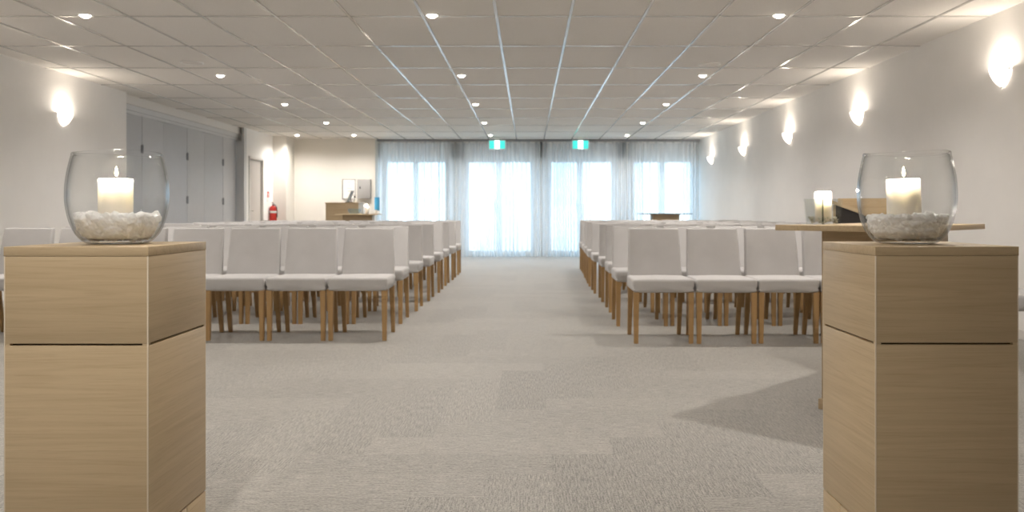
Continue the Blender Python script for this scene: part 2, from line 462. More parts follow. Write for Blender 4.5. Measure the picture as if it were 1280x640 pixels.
# grey door beyond the opening
door = sbox('door_1', (XL-0.075, YD0+0.045, 0.008), (XL-0.03, YD1-0.045, ZD-0.045), M['greydoor'], 0.003)
bm = bmesh.new()
for lo, hi in (((XL-0.1, YD0, 0), (XL+0.018, YD0+0.042, ZD)), ((XL-0.1, YD1-0.042, 0), (XL+0.018, YD1, ZD)), ((XL-0.1, YD0, ZD-0.042), (XL+0.018, YD1, ZD))):
    add_box(bm, lo, hi, 0.003)
link('door_frame', bm, M['trim'], door)
bm = bmesh.new()
add_cyl(bm, (XL-0.03, YD0+0.11, 1.0), (XL-0.022, YD0+0.11, 1.0), 0.026, n=20)
add_cyl(bm, (XL-0.022, YD0+0.11, 1.0), (XL+0.02, YD0+0.11, 1.0), 0.009, n=12)
add_tube(bm, [(XL+0.02, YD0+0.105, 1.0), (XL+0.022, YD0+0.16, 1.0), (XL+0.018, YD0+0.22, 0.998)], 0.009)
link('door_handle', bm, M['chrome'], door, smooth=40)

# ------------------------------------------------------------------ windows / glazed doors in the window wall
def glazed(name, xa, xb, split, handle):
    yf0, yf1 = YB+0.03, YB+0.11
    bm = bmesh.new(); t = 0.045
    add_box(bm, (xa, yf0, 0), (xa+t, yf1, ZW), 0.003); add_box(bm, (xb-t, yf0, 0), (xb, yf1, ZW), 0.003)
    add_box(bm, (xa+t, yf0, ZW-t), (xb-t, yf1, ZW), 0.003); add_box(bm, (xa+t, yf0, 0), (xb-t, yf1, 0.04), 0.003)
    fr = struct(name, bm, M['frame'])
    for a, b in ((xa+t+0.003, split-0.003), (split+0.003, xb-t-0.003)):
        bm = bmesh.new(); s = 0.055; y0, y1 = yf0+0.015, yf1-0.02
        add_box(bm, (a, y0, 0.043), (a+s, y1, ZW-t-0.003), 0.003); add_box(bm, (b-s, y0, 0.043), (b, y1, ZW-t-0.003), 0.003)
        add_box(bm, (a+s, y0, 0.043), (b-s, y1, 0.043+0.08), 0.003); add_box(bm, (a+s, y0, ZW-t-0.003-s), (b-s, y1, ZW-t-0.003), 0.003)
        sash = link('sash', bm, M['frame'], fr)
        bm = bmesh.new(); add_box(bm, (a+s-0.004, y0+0.02, 0.118), (b-s+0.004, y0+0.028, ZW-t-s))
        link('pane', bm, M['pane'], sash)
        if handle and b < split+0.01:
            bm = bmesh.new(); hx = b-s*0.5; z0, z1 = 0.97, 1.27
            add_tube(bm, [(hx, y0, z1), (hx, y0-0.045, z1), (hx-0.03, y0-0.06, z1-0.02), (hx-0.05, y0-0.062, (z0+z1)/2), (hx-0.03, y0-0.06, z0+0.02), (hx, y0-0.045, z0), (hx, y0, z0)], 0.014, 10)
            link('door_handle', bm, M['alu'], sash, smooth=50)
glazed('window_1', *OP[0], -2.50, False)
glazed('door_2', *OP[1], -0.66, True)
glazed('door_3', *OP[2], 1.135, True)
glazed('window_2', *OP[3], 2.97, False)

# curtain track + four sheer curtains
YCU = 18.07
sbox('trim_4', (-3.30, YCU-0.045, ZC-0.045), (XR-0.02, YCU+0.045, ZC-0.001), M['darkalu'], 0.004)
def curtain(xa, xb, label, seed):
    rnd = random.Random(seed)
    nx = int((xb-xa)/0.0085); nz = 14
    bm = bmesh.new()
    ph, amp = [], []
    p = rnd.random()*6; A = 0.03
    for i in range(nx+1):
        w = 2*PI/(0.150+0.055*math.sin(i*0.037+seed)+0.035*math.sin(i*0.091+2*seed))
        p += w*(xb-xa)/nx
        ph.append(p); amp.append(0.036+0.016*math.sin(i*0.033+seed*1.7)+0.006*math.sin(i*0.11+seed))
    rows = []
    z0, z1 = 0.012, ZC-0.05
    for k in range(nz+1):
        t = k/nz; z = z0+(z1-z0)*t; row = []
        for i in range(nx+1):
            x = xa+(xb-xa)*i/nx
            drift = 0.5*math.sin(3*t+i*0.013+seed)
            a = amp[i]*(1.15-0.5*t)
            y = YCU + a*math.sin(ph[i]+drift)
            if t > 0.96: y = YCU + 0.6*a*math.sin(ph[i]*1.0+drift)
            row.append(bm.verts.new((x+0.006*math.sin(ph[i]*0.5+2*t), y, z)))
        rows.append(row)
    for r0, r1 in zip(rows, rows[1:]):
        for i in range(nx): bm.faces.new((r0[i], r0[i+1], r1[i+1], r1[i]))
    o = thing('sheer_curtain', label, 'curtain', (0, 0, 0), 0, 'sheer curtains along the window wall')
    c = link('curtain_cloth', bm, M['voile'], o, smooth=180)
    bm = bmesh.new()
    nh = int((xb-xa)/0.12)
    for i in range(nh+1):
        x = xa+0.02+(xb-xa-0.04)*i/nh
        add_box(bm, (x-0.006, YCU-0.006, ZC-0.062), (x+0.006, YCU+0.006, ZC-0.05))
    # the glide row is part of the heading tape
    add_box(bm, (xa+0.01, YCU-0.004, ZC-0.085), (xb-0.01, YCU+0.004, ZC-0.06), 0.001)
    link('heading_tape', bm, M['trim'], o)
    return o
curtain(-3.30, -1.598, 'white sheer curtain over the leftmost window, beside the grey cabinet wall', 1)
curtain(-1.582, 0.277, 'white sheer curtain over the glazed door under the left exit sign', 2)
curtain(0.293, 2.062, 'white sheer curtain over the glazed door under the right exit sign', 3)
curtain(2.078, 3.72, 'white sheer curtain over the rightmost window, next to the sconce wall', 4)

# ------------------------------------------------------------------ outdoors
bm = bmesh.new(); add_box(bm, (-40, YB+0.25, -0.2), (40, 70, -0.03)); struct('ground', bm, M['paving'])
bm = bmesh.new(); add_box(bm, (-25, 33, -0.03), (25, 33.2, 1.25), 0.01); struct('wall_garden', bm, M['render_white'])

# ------------------------------------------------------------------ ceiling fittings
def downlight(x, y, label, spot=True):
    o = thing('downlight', label, 'ceiling light', (x, y, ZC), 0, 'recessed ceiling downlights')
    bm = bmesh.new(); add_lathe(bm, [(0.040, -0.001), (0.043, -0.006), (0.052, -0.008), (0.060, -0.005), (0.062, 0.0)], 32)
    link('trim_ring', bm, M['ring'], o, smooth=60)
    bm = bmesh.new(); add_lathe(bm, [(0.0, -0.026), (0.016, -0.024), (0.030, -0.017), (0.038, -0.008), (0.041, -0.003)], 32)
    link('lens', bm, M['lens'], o, smooth=60)
    ld = DL; lo = bpy.data.objects.new('downlight_beam', ld); C.objects.link(lo); lo.parent = o; lo.location = (0, 0, -0.035)
    return o
DL = bpy.data.lights.new('downlight_beam', 'SPOT')
DL.energy = 62; DL.color = (1.0, 0.935, 0.865); DL.spot_size = math.radians(156); DL.spot_blend = 1.0; DL.shadow_soft_size = 0.035
rows_y = [6.71, 9.65, 12.2, 14.7, 17.03]
for side, x in (('left', -3.59), ('middle', -0.78), ('right', 2.03)):
    for k, y in enumerate(rows_y):
        downlight(x, y, f'round recessed downlight, {ORD[k]} from the front in the {side} line of lights')
downlight(-4.76, 17.03, 'round recessed downlight alone in the far left corner, above the fire extinguisher')
for (x, y, nm) in ((2.03, 3.78, 'over the wooden table'), (-0.78, 3.78, 'over the open carpet before the front row'), (-3.59, 3.78, 'left of the open carpet before the front row'),
                   (-0.78, 0.9, 'just above the camera'), (-3.59, 0.9, 'left of the camera'), (-3.59, -1.9, 'added as fill behind the camera on the left')):  # the one behind the camera is added fill for the pedestal fronts
    downlight(x, y, f'round recessed downlight out of view {nm}')
for x, y, lb in ((-3.59, 8.83, 'round flush ceiling speaker disc near the left line of downlights'), (1.95, 8.93, 'round flush ceiling speaker disc near the right line of downlights')):
    o = thing('ceiling_speaker', lb, 'speaker', (x, y, ZC), 0, 'round flush ceiling speakers')
    bm = bmesh.new(); add_lathe(bm, [(0.10, 0), (0.105, -0.010), (0.112, -0.012), (0.118, -0.006), (0.12, 0.0)], 40); link('rim', bm, M['ring'], o, smooth=50)
    bm = bmesh.new(); add_lathe(bm, [(0.0, -0.009), (0.06, -0.008), (0.104, -0.005)], 40); link('grille', bm, M['tile'], o, smooth=50)

# wall sconces: half-bowl frosted glass uplighters on chrome clips
SL = bpy.data.lights.new('sconce_bulb', 'POINT'); SL.energy = 3.6; SL.color = (1.0, 0.89, 0.76); SL.shadow_soft_size = 0.03
def sconce(x, y, z, rz, label):
    """local: wall plane at x=0, bowl towards +x"""
    o = thing('wall_sconce', label, 'wall light', (x, y, z), rz, 'half-bowl wall sconces')
    bm = bmesh.new(); n = 24; rings = []
    prof = [(0.105, 0.075), (0.100, 0.045), (0.088, 0.012), (0.070, -0.020), (0.048, -0.048), (0.024, -0.066), (0.006, -0.075)]
    for inner in (0, 1):
        pr = prof if not inner else [(max(r-0.005, 0.002), zz+0.004 if zz < 0.07 else zz) for r, zz in reversed(prof)]
        for r, zz in pr:
            rings.append([bm.verts.new((0.008+r*0.92*math.sin(PI*i/n), -r*math.cos(PI*i/n), zz)) for i in range(n+1)])
    for a, b in zip(rings, rings[1:]):
        for i in range(n): bm.faces.new((a[i], a[i+1], b[i+1], b[i]))
    link('bowl_shade', bm, M['sconce'], o, smooth=60)
    bm = bmesh.new(); add_box(bm, (0.0, -0.045, -0.055), (0.008, 0.045, 0.05), 0.002); add_box(bm, (0.008, -0.012, -0.01), (0.06, 0.012, 0.004), 0.002)
    link('back_plate', bm, M['ring'], o)
    for s in (-1, 1):
        bm = bmesh.new()
        add_tube(bm, [(0.0, s*0.110, 0.055), (0.018, s*0.110, 0.055), (0.03, s*0.103, 0.056)], 0.005, 8)
        add_lathe(bm, [(0.0, 0.046), (0.009, 0.049), (0.011, 0.055), (0.009, 0.061), (0.0, 0.064)], 14, (0.02, s*0.110))
        link('clip', bm, M['chrome'], o, smooth=60)
    bm = bmesh.new(); add_lathe(bm, [(0.0, -0.086), (0.007, -0.083), (0.009, -0.077), (0.006, -0.071), (0.0, -0.069)], 14, (0.014, 0))
    link('finial', bm, M['chrome'], o, smooth=60)
    bm = bmesh.new(); add_lathe(bm, [(0.0, 0.055), (0.012, 0.048), (0.016, 0.03), (0.013, 0.008), (0.010, -0.004), (0.0, -0.004)], 16, (0.052, 0))
    link('bulb', bm, M['lens'], o, smooth=60)
    lo = bpy.data.objects.new('sconce_bulb', SL); C.objects.link(lo); lo.parent = o; lo.location = (0.062, 0, 0.070)
    return o
ZS = 2.035
for k, y in enumerate((6.55, 9.40, 11.92, 14.42, 16.95)):
    sconce(XR, y, ZS, PI, f'lit frosted half-bowl wall sconce, {ORD[k]} from the front on the right wall')
sconce(XL, 9.5, ZS, 0, 'lit frosted half-bowl wall sconce on the left wall above the left pedestal')
sconce(XR, 3.7, ZS, PI, 'lit frosted half-bowl wall sconce out of view on the right wall')
sconce(XL, 6.6, ZS, 0, 'lit frosted half-bowl wall sconce out of view on the left wall')

# exit signs hanging under the ceiling in front of the curtains
def exit_sign(px, label):
    Y = 17.55; c = at(px, 181, Y)
    o = thing('exit_sign', label, 'exit sign', (c.x, Y, c.z), 0, 'green exit signs')
    w, h, d = 0.178, 0.098, 0.03
    bm = bmesh.new(); add_box(bm, (-w, -d, -h), (w, d, h), 0.012, 3); link('housing', bm, M['ring'], o, smooth=35)
    bm = bmesh.new(); add_box(bm, (-w+0.012, -d-0.004, -h+0.012), (w-0.012, -d-0.0005, h-0.012), 0.001); link('green_panel', bm, M['exitgreen'], o)
    bm = bmesh.new(); add_box(bm, (-0.055, -d-0.008, -h+0.012), (0.055, -d-0.0045, h-0.012), 0.001); dr = link('door_symbol', bm, M['exitwhite'], o)
    # running figure
    bm = bmesh.new(); yb = -d-0.0105
    def limb(pts, r): add_tube(bm, [(a, yb, b) for a, b in pts], r, 6)
    limb([(0.0, 0.03), (-0.008, -0.015)], 0.011)
    limb([(0.0, 0.03), (0.024, 0.018), (0.036, 0.030)], 0.006); limb([(0.0, 0.03), (-0.022, 0.022), (-0.030, 0.002)], 0.006)
    limb([(-0.008, -0.015), (0.016, -0.03), (0.012, -0.062)], 0.007); limb([(-0.008, -0.015), (-0.022, -0.04), (-0.044, -0.045)], 0.007)
    bmesh.ops.create_uvsphere(bm, u_segments=12, v_segments=8, radius=0.012, matrix=Matrix.Translation((0.006, yb, 0.052)))
    link('running_figure', bm, M['exitgreen'], dr)
    bm = bmesh.new(); add_box(bm, (-0.05, -0.02, h-0.002), (0.05, 0.02, ZC-c.z), 0.003); link('ceiling_mount', bm, M['ring'], o)
exit_sign(621.5, 'green lit exit sign hanging above the left glazed door')
exit_sign(725.5, 'green lit exit sign hanging above the right glazed door')

# ------------------------------------------------------------------ chairs
def seat_bm():
    bm = bmesh.new()
    r = bmesh.ops.create_cube(bm, size=1.0)
    bmesh.ops.subdivide_edges(bm, edges=bm.edges[:], cuts=3, use_grid_fill=True)
    hw, y0, y1, z0, z1 = 0.2275, -0.240, 0.215, 0.374, 0.476
    for v in bm.verts:
        x, y, z = v.co
        X = x*2*hw; Y = y0+(y+0.5)*(y1-y0); Z = z0+(z+0.5)*(z1-z0)
        if z > 0.49:
            Z += 0.010*max(0, (1-(2*x)**2))*max(0, (1-(2*y)**2)) - 0.006*max(0, y)
        if z < -0.49: X *= 0.975; Y = Y+0.008 if y < -0.4 else Y
        X *= 1.0-0.035*(y+0.5)
        v.co = (X, Y, Z)
    es = [e for e in bm.edges if len(e.link_faces) == 2 and e.calc_face_angle() > 0.9]
    bmesh.ops.bevel(bm, geom=es, offset=0.020, segments=4, profile=0.5, affect='EDGES')
    return bm
def back_bm():
    bm = bmesh.new(); bmesh.ops.create_cube(bm, size=1.0)
    bmesh.ops.subdivide_edges(bm, edges=bm.edges[:], cuts=3, use_grid_fill=True)
    for v in bm.verts:
        x, y, z = v.co; t = z+0.5
        hw = 0.216-0.016*t
        zz = 0.385+t*(0.842-0.385)
        yy = 0.190+0.062*t + 0.022*t*t + y*(0.062-0.016*t)
        bow = 0.006*(1-(2*x)**2)
        v.co = (x*2*hw, yy+bow, zz)
    es = [e for e in bm.edges if len(e.link_faces) == 2 and e.calc_face_angle() > 0.9]
    bmesh.ops.bevel(bm, geom=es, offset=0.014, segments=4, profile=0.5, affect='EDGES')
    return bm
def leg_bm(sx, rear):
    bm = bmesh.new()
    if not rear: top, bot, a, b = (sx*0.202, -0.212, 0.378), (sx*0.203, -0.216, 0.0), 0.021, 0.0155
    else: top, bot, a, b = (sx*0.196, 0.165, 0.390), (sx*0.196, 0.238, 0.0), 0.020, 0.0145
    vs = [[bm.verts.new((c[0]+dx*r, c[1]+dy*r, c[2])) for dx, dy in ((-1, -1), (1, -1), (1, 1), (-1, 1))] for c, r in ((bot, b), (top, a))]
    for i in range(4): bm.faces.new((vs[0][i], vs[0][(i+1) % 4], vs[1][(i+1) % 4], vs[1][i]))
    bm.faces.new(vs[0][::-1]); bm.faces.new(vs[1])
    bmesh.ops.bevel(bm, geom=[e for e in bm.edges if abs((e.verts[0].co-e.verts[1].co).z) > 0.1], offset=0.004, segments=2, affect='EDGES')
    return bm
chair0 = thing('upholstered_chair', '', 'chair')
link('seat', seat_bm(), M['fabric'], chair0, smooth=60)
link('backrest', back_bm(), M['fabric'], chair0, smooth=60)
for rear in (False, True):
    for sx in (-1, 1): link('leg', leg_bm(sx, rear), M['leg'], chair0, smooth=35)
used = [False]
def chair(x, y, rz, label, group):
    if not used[0]:
        used[0] = True; o = chair0; o.location = (x, y, 0); o.rotation_euler = (0, 0, rz)
    else: o = dup(chair0, (x, y, 0), rz)
    o['label'] = label
    if group: o['group'] = group
    elif 'group' in o: del o['group']
    return o
rnd = random.Random(11)
def row_name(k): return 'front row' if k == 0 else ORD[k]+' row'
def lab(k, side, c, last):
    seat = 'at the aisle end' if c == 0 else f'{ORD[c]} seat from the aisle'
    return f'pale grey upholstered chair, {row_name(k)} {side} of the aisle, {seat}'
for k in range(8):
    sh = [0, -0.022, -0.012, -0.005, 0.004, -0.01, 0.0, -0.005][k]
    for c in range(7):
        chair(-1.29-0.462*c+sh+rnd.uniform(-.0015, .0015), 6.468+0.94*k+rnd.uniform(-.012, .012), rnd.uniform(-.004, .004), lab(k, 'left', c, 6), 'chairs in rows left of the aisle')
for k in range(9):
    sh = [0, -0.03, 0.0, 0.01, 0.0, 0.01, 0.04, 0.07, 0.09][k]
    for c in range(5 if k == 0 else 6):
        chair(0.997+0.462*c+sh+rnd.uniform(-.0015, .0015), 6.328+0.95*k+rnd.uniform(-.012, .012), rnd.uniform(-.004, .004), lab(k, 'right', c, 5), 'chairs in rows right of the aisle')
chair(3.08, 5.17, -PI/2, 'pale grey upholstered chair alone near the right wall, mostly hidden behind the right pedestal', None)

# ------------------------------------------------------------------ pedestals
def pedestal(xc, yf, label):
    w, d, H = 0.36, 0.37, 0.880
    o = thing('pedestal', label, 'pedestal', (xc, yf+d/2, 0), 0, 'oak pedestals at the front')
    hw, hd = w/2, d/2
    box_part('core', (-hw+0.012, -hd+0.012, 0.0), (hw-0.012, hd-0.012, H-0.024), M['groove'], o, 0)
    box_part('upper_box', (-hw, -hd, 0.6375), (hw, hd, H-0.0235), M['oak'], o, 0.0018)
    box_part('lower_box', (-hw, -hd, 0.150), (hw, hd, 0.6325), M['oak'], o, 0.0018)
    for a, b in ((-hd, 0.0515), (0.0545, hd)):
        box_part('plinth', (-hw, a, 0.0), (hw, b, 0.146), M['oak'], o, 0.0015)
    # edge banding that closes the ends of the upper groove
    bm = bmesh.new()
    for sx in (-1, 1):
        for sy in (-1, 1):
            cx, cy = sx*(hw-0.0075), sy*(hd-0.0075)
            add_box(bm, (cx-0.0068, cy-0.0068, 0.63), (cx+0.0068, cy+0.0068, 0.64))
    link('corner_block', bm, M['oak'], o)
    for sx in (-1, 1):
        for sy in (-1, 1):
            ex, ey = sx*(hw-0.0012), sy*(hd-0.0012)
            box_part('edge_highlight_strip', (ex-0.0016, ey-0.0016, 0.15), (ex+0.0016, ey+0.0016, H-0.0235), M['edge'], o, 0.0008)  # edge band with the corner highlight painted into its pale colour
    box_part('top_panel', (-hw-0.001, -hd-0.001, H-0.0232), (hw+0.001, hd+0.001, H), M['oaktop'], o, 0.0012)
    return o
pedestal(-1.131, 2.07, 'square oak pedestal at the left edge of the photo under a candle bowl')
pedestal(1.054, 2.085, 'square oak pedestal at the right edge of the photo under a candle bowl')

# ------------------------------------------------------------------ glass bowls, candles, pebbles
FL = bpy.data.lights.new('flame_light', 'POINT'); FL.energy = 1.5; FL.color = (1.0, 0.88, 0.77); FL.shadow_soft_size = 0.012
def bowl(x, y, z, R, label):
    o = thing('glass_bowl', label, 'glass bowl', (x, y, z), 0, 'rounded glass candle bowls')
    bm = bmesh.new(); s = R/0.1295
    outer = [(0.0, 0.0), (0.05, 0.0), (0.074, 0.002), (0.091, 0.012), (0.108, 0.034), (0.121, 0.068), (0.128, 0.105), (0.1295, 0.135), (0.1275, 0.170), (0.122, 0.205), (0.1150, 0.236), (0.1138, 0.240), (0.1142, 0.2435)]
    inner = [(r-0.0045, zz) for r, zz in reversed(outer[3:])] + [(0.086, 0.016), (0.06, 0.010), (0.0, 0.009)]
    inner[0] = (0.1072, 0.2435); inner[1] = (0.1080, 0.240)
    prof = [(r*s, zz) for r, zz in outer] + [(0.1128*s, 0.2470), (0.1107*s, 0.2482), (0.1086*s, 0.2470)] + [(r*s, zz) for r, zz in inner]
    # smooth the polyline
    def cr(pts, m=3):
        res = []
        for i in range(len(pts)-1):
            p0, p1, p2, p3 = pts[max(i-1, 0)], pts[i], pts[i+1], pts[min(i+2, len(pts)-1)]
            for k in range(m):
                t = k/m
                f = lambda a, b, c, d: 0.5*((2*b)+(-a+c)*t+(2*a-5*b+4*c-d)*t*t+(-a+3*b-3*c+d)*t**3)
                res.append((max(0.0, f(p0[0], p1[0], p2[0], p3[0])), f(p0[1], p1[1], p2[1], p3[1])))
        return res+[pts[-1]]
    pr = cr(prof); pr[0] = (0.0, 0.0); pr[-1] = (0.0, 0.009)
    add_lathe(bm, pr, 72)
    for v in bm.verts:      # hand-blown waviness of the rim
        t = max(0, (v.co.z-0.12)/0.13); a = math.atan2(v.co.y, v.co.x)
        v.co.z += t*0.003*math.sin(2*a+x*3); 
    link('glass_wall', bm, M['glass'], o, smooth=50)
    return o
def candle(x, y, z, r, h, label, lean=0.0, flame=True, group=None, well=0.0):
    o = thing('pillar_candle', label, 'candle', (x, y, z), 0, group)
    o.rotation_euler = (0, lean, 0)
    bm = bmesh.new()
    add_lathe(bm, [(0.0, 0.0), (r-0.002, 0.0), (r, 0.002), (r, h-0.004), (r-0.0015, h-0.0005), (r-0.004, h), (r-0.007, h-0.002), (r*0.72, h-0.004-well*0.6), (r*0.5, h-0.005-well), (0.0, h-0.006-well)], 48)
    h -= well
    link('wax_body', bm, M['wax'], o, smooth=50)
    bm = bmesh.new(); add_tube(bm, [(0, 0, h-0.008), (0.0005, 0, h+0.003), (0.002, 0, h+0.009)], 0.0014, 6); link('wick', bm, M['wick'], o, smooth=50)
    if flame:
        bm = bmesh.new(); add_lathe(bm, [(0.0, h+0.006), (0.0028, h+0.009), (0.0042, h+0.014), (0.0036, h+0.021), (0.0018, h+0.028), (0.0, h+0.034)], 16, (0.002, 0))
        link('flame', bm, M['flame'], o, smooth=60)
        lo = bpy.data.objects.new('flame_light', FL); C.objects.link(lo); lo.parent = o; lo.location = (0.002, 0, h+0.040)
    return o
def chips(name, label, cat, mat, x, y, z, rad_at, h, hole, n, size, seed, rz=0.0, square=None, remesh=0.0):
    """loose stones heaped in a vessel; rad_at(z) gives the vessel's inner radius"""
    rn = random.Random(seed); bm = bmesh.new()
    tries = 0; cnt = 0
    while cnt < n and tries < n*40:
        tries += 1
        s = size*rn.uniform(0.6, 1.25)
        zz = rn.uniform(s*0.8, h)
        top = h + 0.010*math.sin(9*tries)
        if square:
            lim = square(zz)-s
            px, py = rn.uniform(-lim, lim), rn.uniform(-lim, lim); rr = math.hypot(px, py)
        else:
            lim = rad_at(zz)-s*1.02; a = rn.uniform(0, 2*PI); rr = lim*math.sqrt(rn.random()) if rn.random() < 0.4 else lim*rn.uniform(0.9, 1.0)
            px, py = rr*math.cos(a), rr*math.sin(a)
        if rr < hole+s*1.1: continue
        mt = Matrix.Translation((px, py, zz)) @ Matrix.Rotation(rn.uniform(0, 6), 4, 'X') @ Matrix.Rotation(rn.uniform(0, 6), 4, 'Z')
        vs = bmesh.ops.create_icosphere(bm, subdivisions=1, radius=s, matrix=Matrix.Identity(4))['verts']
        sc = (1, rn.uniform(0.6, 1), rn.uniform(0.42, 0.8))
        for v in vs:
            k = rn.uniform(0.82, 1.0)
            v.co = mt @ Vector((v.co.x*sc[0]*k, v.co.y*sc[1]*k, v.co.z*sc[2]*k))
        cnt += 1
    o = link(name, bm, mat, None)
    if remesh:
        md = o.modifiers.new('fuse', 'REMESH'); md.mode = 'VOXEL'; md.voxel_size = remesh; md.use_smooth_shade = False
    o.location = (x, y, z); o.rotation_euler = (0, 0, rz)
    tag(o, label, cat); o['kind'] = 'stuff'
    return o
def rb(R):
    s = R/0.1295
    tab = [(0.010, 0.062), (0.018, 0.084), (0.034, 0.1015), (0.068, 0.115), (0.105, 0.122), (0.14, 0.124)]
    def f(z):
        if z <= tab[0][0]: return tab[0][1]*s
        for (a, ra), (b, rb_) in zip(tab, tab[1:]):
            if z <= b: return (ra+(rb_-ra)*(z-a)/(b-a))*s
        return tab[-1][1]*s
    return f
PZ = 0.880
for side, x, y, R, cx, lean in (('left', -1.121, 2.262, 0.1295, -0.004, 0.0), ('right', 1.038, 2.275, 0.1265, -0.006, -0.03)):
    b = bowl(x, y, PZ+0.0005, R, f'rounded clear glass bowl on the {side} pedestal')
    c = candle(x+cx, y-0.005, PZ+0.014, 0.0435, 0.164, f'lit ivory pillar candle in the glass bowl on the {side} pedestal', lean, True, 'lit pillar candles in round bowls')
    o = chips('quartz_chips', f'white quartz chips heaped in the glass bowl on the {side} pedestal', 'stones', M['pebble'], x, y, PZ+0.0005, rb(R), 0.078 if side == 'left' else 0.074, 0.0450, 620, 0.0160, 3 if side == 'left' else 5, remesh=0.0017)

# ------------------------------------------------------------------ the table behind the right pedestal, set at 45 degrees
def box_table(label, loc, rz, L_, D_, H, bl, bd, mat, tmat, t=0.026):
    o = thing('side_table', label, 'table', loc, rz)
    box_part('table_top', (-L_/2, -D_/2, H-t), (L_/2, D_/2, H), tmat, o, 0.002)
    box_part('base', (-bl/2, -bd/2, 0.0), (bl/2, bd/2, H-t), mat, o, 0.002)
    box_part('plinth', (-bl/2-0.012, -bd/2-0.012, 0.0), (bl/2+0.012, bd/2+0.012, 0.05), mat, o, 0.002)
    return o
TZ = 0.909
tb = box_table('oak table with a wide top on a narrow box base, just behind the right pedestal', (1.7265, 4.02, 0), math.radians(45), 1.02, 0.60, TZ, 0.32, 0.48, M['oakdark'], M['oaktop'])

# square tapered glass holder with a candle in clear nuggets
hx, hy = 1.442, 4.05; hr = math.radians(24)
o = thing('square_glass_holder', 'square clear glass candle holder on the table behind the right pedestal', 'candle holder', (hx, hy, TZ+0.0005), hr)
bm = bmesh.new()
def sq(hs, z, c=0.006):
    p = [(-1, -1, 1, 0), (1, -1, -1, 0), (1, -1, 0, 1), (1, 1, 0, -1), (1, 1, -1, 0), (-1, 1, 1, 0), (-1, 1, 0, -1), (-1, -1, 0, 1)]
    return [bm.verts.new((sx*hs+ux*c, sy*hs+uy*c, z)) for sx, sy, ux, uy in p]
rings = [sq(0.059, 0.0), sq(0.067, 0.123), sq(0.063, 0.123, 0.005), sq(0.0555, 0.012, 0.005)]
for a, b in zip(rings, rings[1:]):
    for i in range(8):
        f = bm.faces.new((a[i], a[(i+1) % 8], b[(i+1) % 8], b[i]))
        if i % 2 == 1 or a is rings[1]: f.material_index = 1
bm.faces.new(rings[0][::-1]); bm.faces.new(rings[-1])
link('glass_wall', bm, None, o, mats=[M['squareglass'], M['glassedge']])
candle(hx, hy, TZ+0.013, 0.039, 0.147, 'ivory pillar candle glowing in the square glass holder on the table', 0.0, True, None, 0.034)
chips('glass_nuggets', 'clear glass nuggets filling the bottom of the square candle holder', 'stones', M['clearpebble'], hx, hy, TZ+0.0005, None, 0.034, 0.040, 110, 0.0095, 8, hr, lambda z: 0.0555+(z-0.012)*0.066)

# ------------------------------------------------------------------ lectern behind the table
def lectern():
    Y = 5.0; p = Vector((2.06, Y, 0))
    o = thing('lectern', 'wooden lectern with a sloping top and black sides, behind the oak table', 'lectern', (p.x, Y, 0), math.radians(-22))
    Hh, Hl = 1.022, 0.862      # high / low edge of the slope
    hx_, hy_ = 0.20, 0.22
    def side(y0, y1, mat, nm, top_flat=False):
        bm = bmesh.new()
        pts = [(-hx_+0.015, y0, 0.0), (hx_, y0, 0.0), (hx_, y0, 1.056 if top_flat else Hl-0.004), (-hx_+0.015, y0, 1.056 if top_flat else Hh-0.012)]
        add_prism(bm, pts, (0, y1-y0, 0)); link(nm, bm, mat, o)
    side(-hy_, -hy_+0.018, M['blacklam'], 'side_panel')
    side(hy_-0.018, hy_, M['oaktop'], 'side_panel', True)
    box_part('front_panel', (-hx_, -hy_, 0.0), (-hx_+0.015, hy_, Hh-0.01), M['oakdark'], o, 0.002)
    # sloping desk
    bm = bmesh.new(); t = 0.020
    add_prism(bm, [(-hx_-0.015, -hy_-0.012, Hh), (hx_+0.02, -hy_-0.012, Hl-0.002), (hx_+0.02, -hy_-0.012, Hl-0.002+t), (-hx_-0.015, -hy_-0.012, Hh+t)], (0, 2*hy_-0.012, 0))
    link('desk_top', bm, M['oaktop'], o)
    box_part('shelf', (-hx_+0.015, -hy_+0.018, 0.70), (hx_-0.01, hy_-0.018, 0.72), M['blacklam'], o, 0.001)
    box_part('foot_board', (-hx_-0.02, -hy_-0.02, 0.0), (hx_+0.02, hy_+0.02, 0.03), M['oakdark'], o, 0.002)
lectern()

# ------------------------------------------------------------------ rear right table
c = at(831, 266, 16.9)
box_table('narrow table with a thin dark top in front of the rightmost curtain', (c.x, 16.9, 0), 0.0, 1.04, 0.5, 0.955, 0.55, 0.30, M['oakdark'], M['darkalu'], 0.022)

# ------------------------------------------------------------------ rear left: reception counter, table and wall fittings
c0, c1 = at(407, 253, 16.6), at(448, 253, 16.6)
ctr = thing('reception_counter', 'tall oak counter by the rear left wall with a tablet on top', 'counter', ((c0.x+c1.x)/2, 16.85, 0))
cw = (c1.x-c0.x)/2; CH = c0.z
box_part('body', (-cw, -0.25, 0.0), (cw, 0.25, CH-0.03), M['oakdark'], ctr, 0.002)
box_part('counter_top', (-cw-0.012, -0.262, CH-0.0295), (cw+0.012, 0.262, CH), M['oakdark'], ctr, 0.002)
box_part('kick_board', (-cw+0.03, -0.255, 0.0), (cw-0.03, -0.249, 0.08), M['blacklam'], ctr, 0.001)
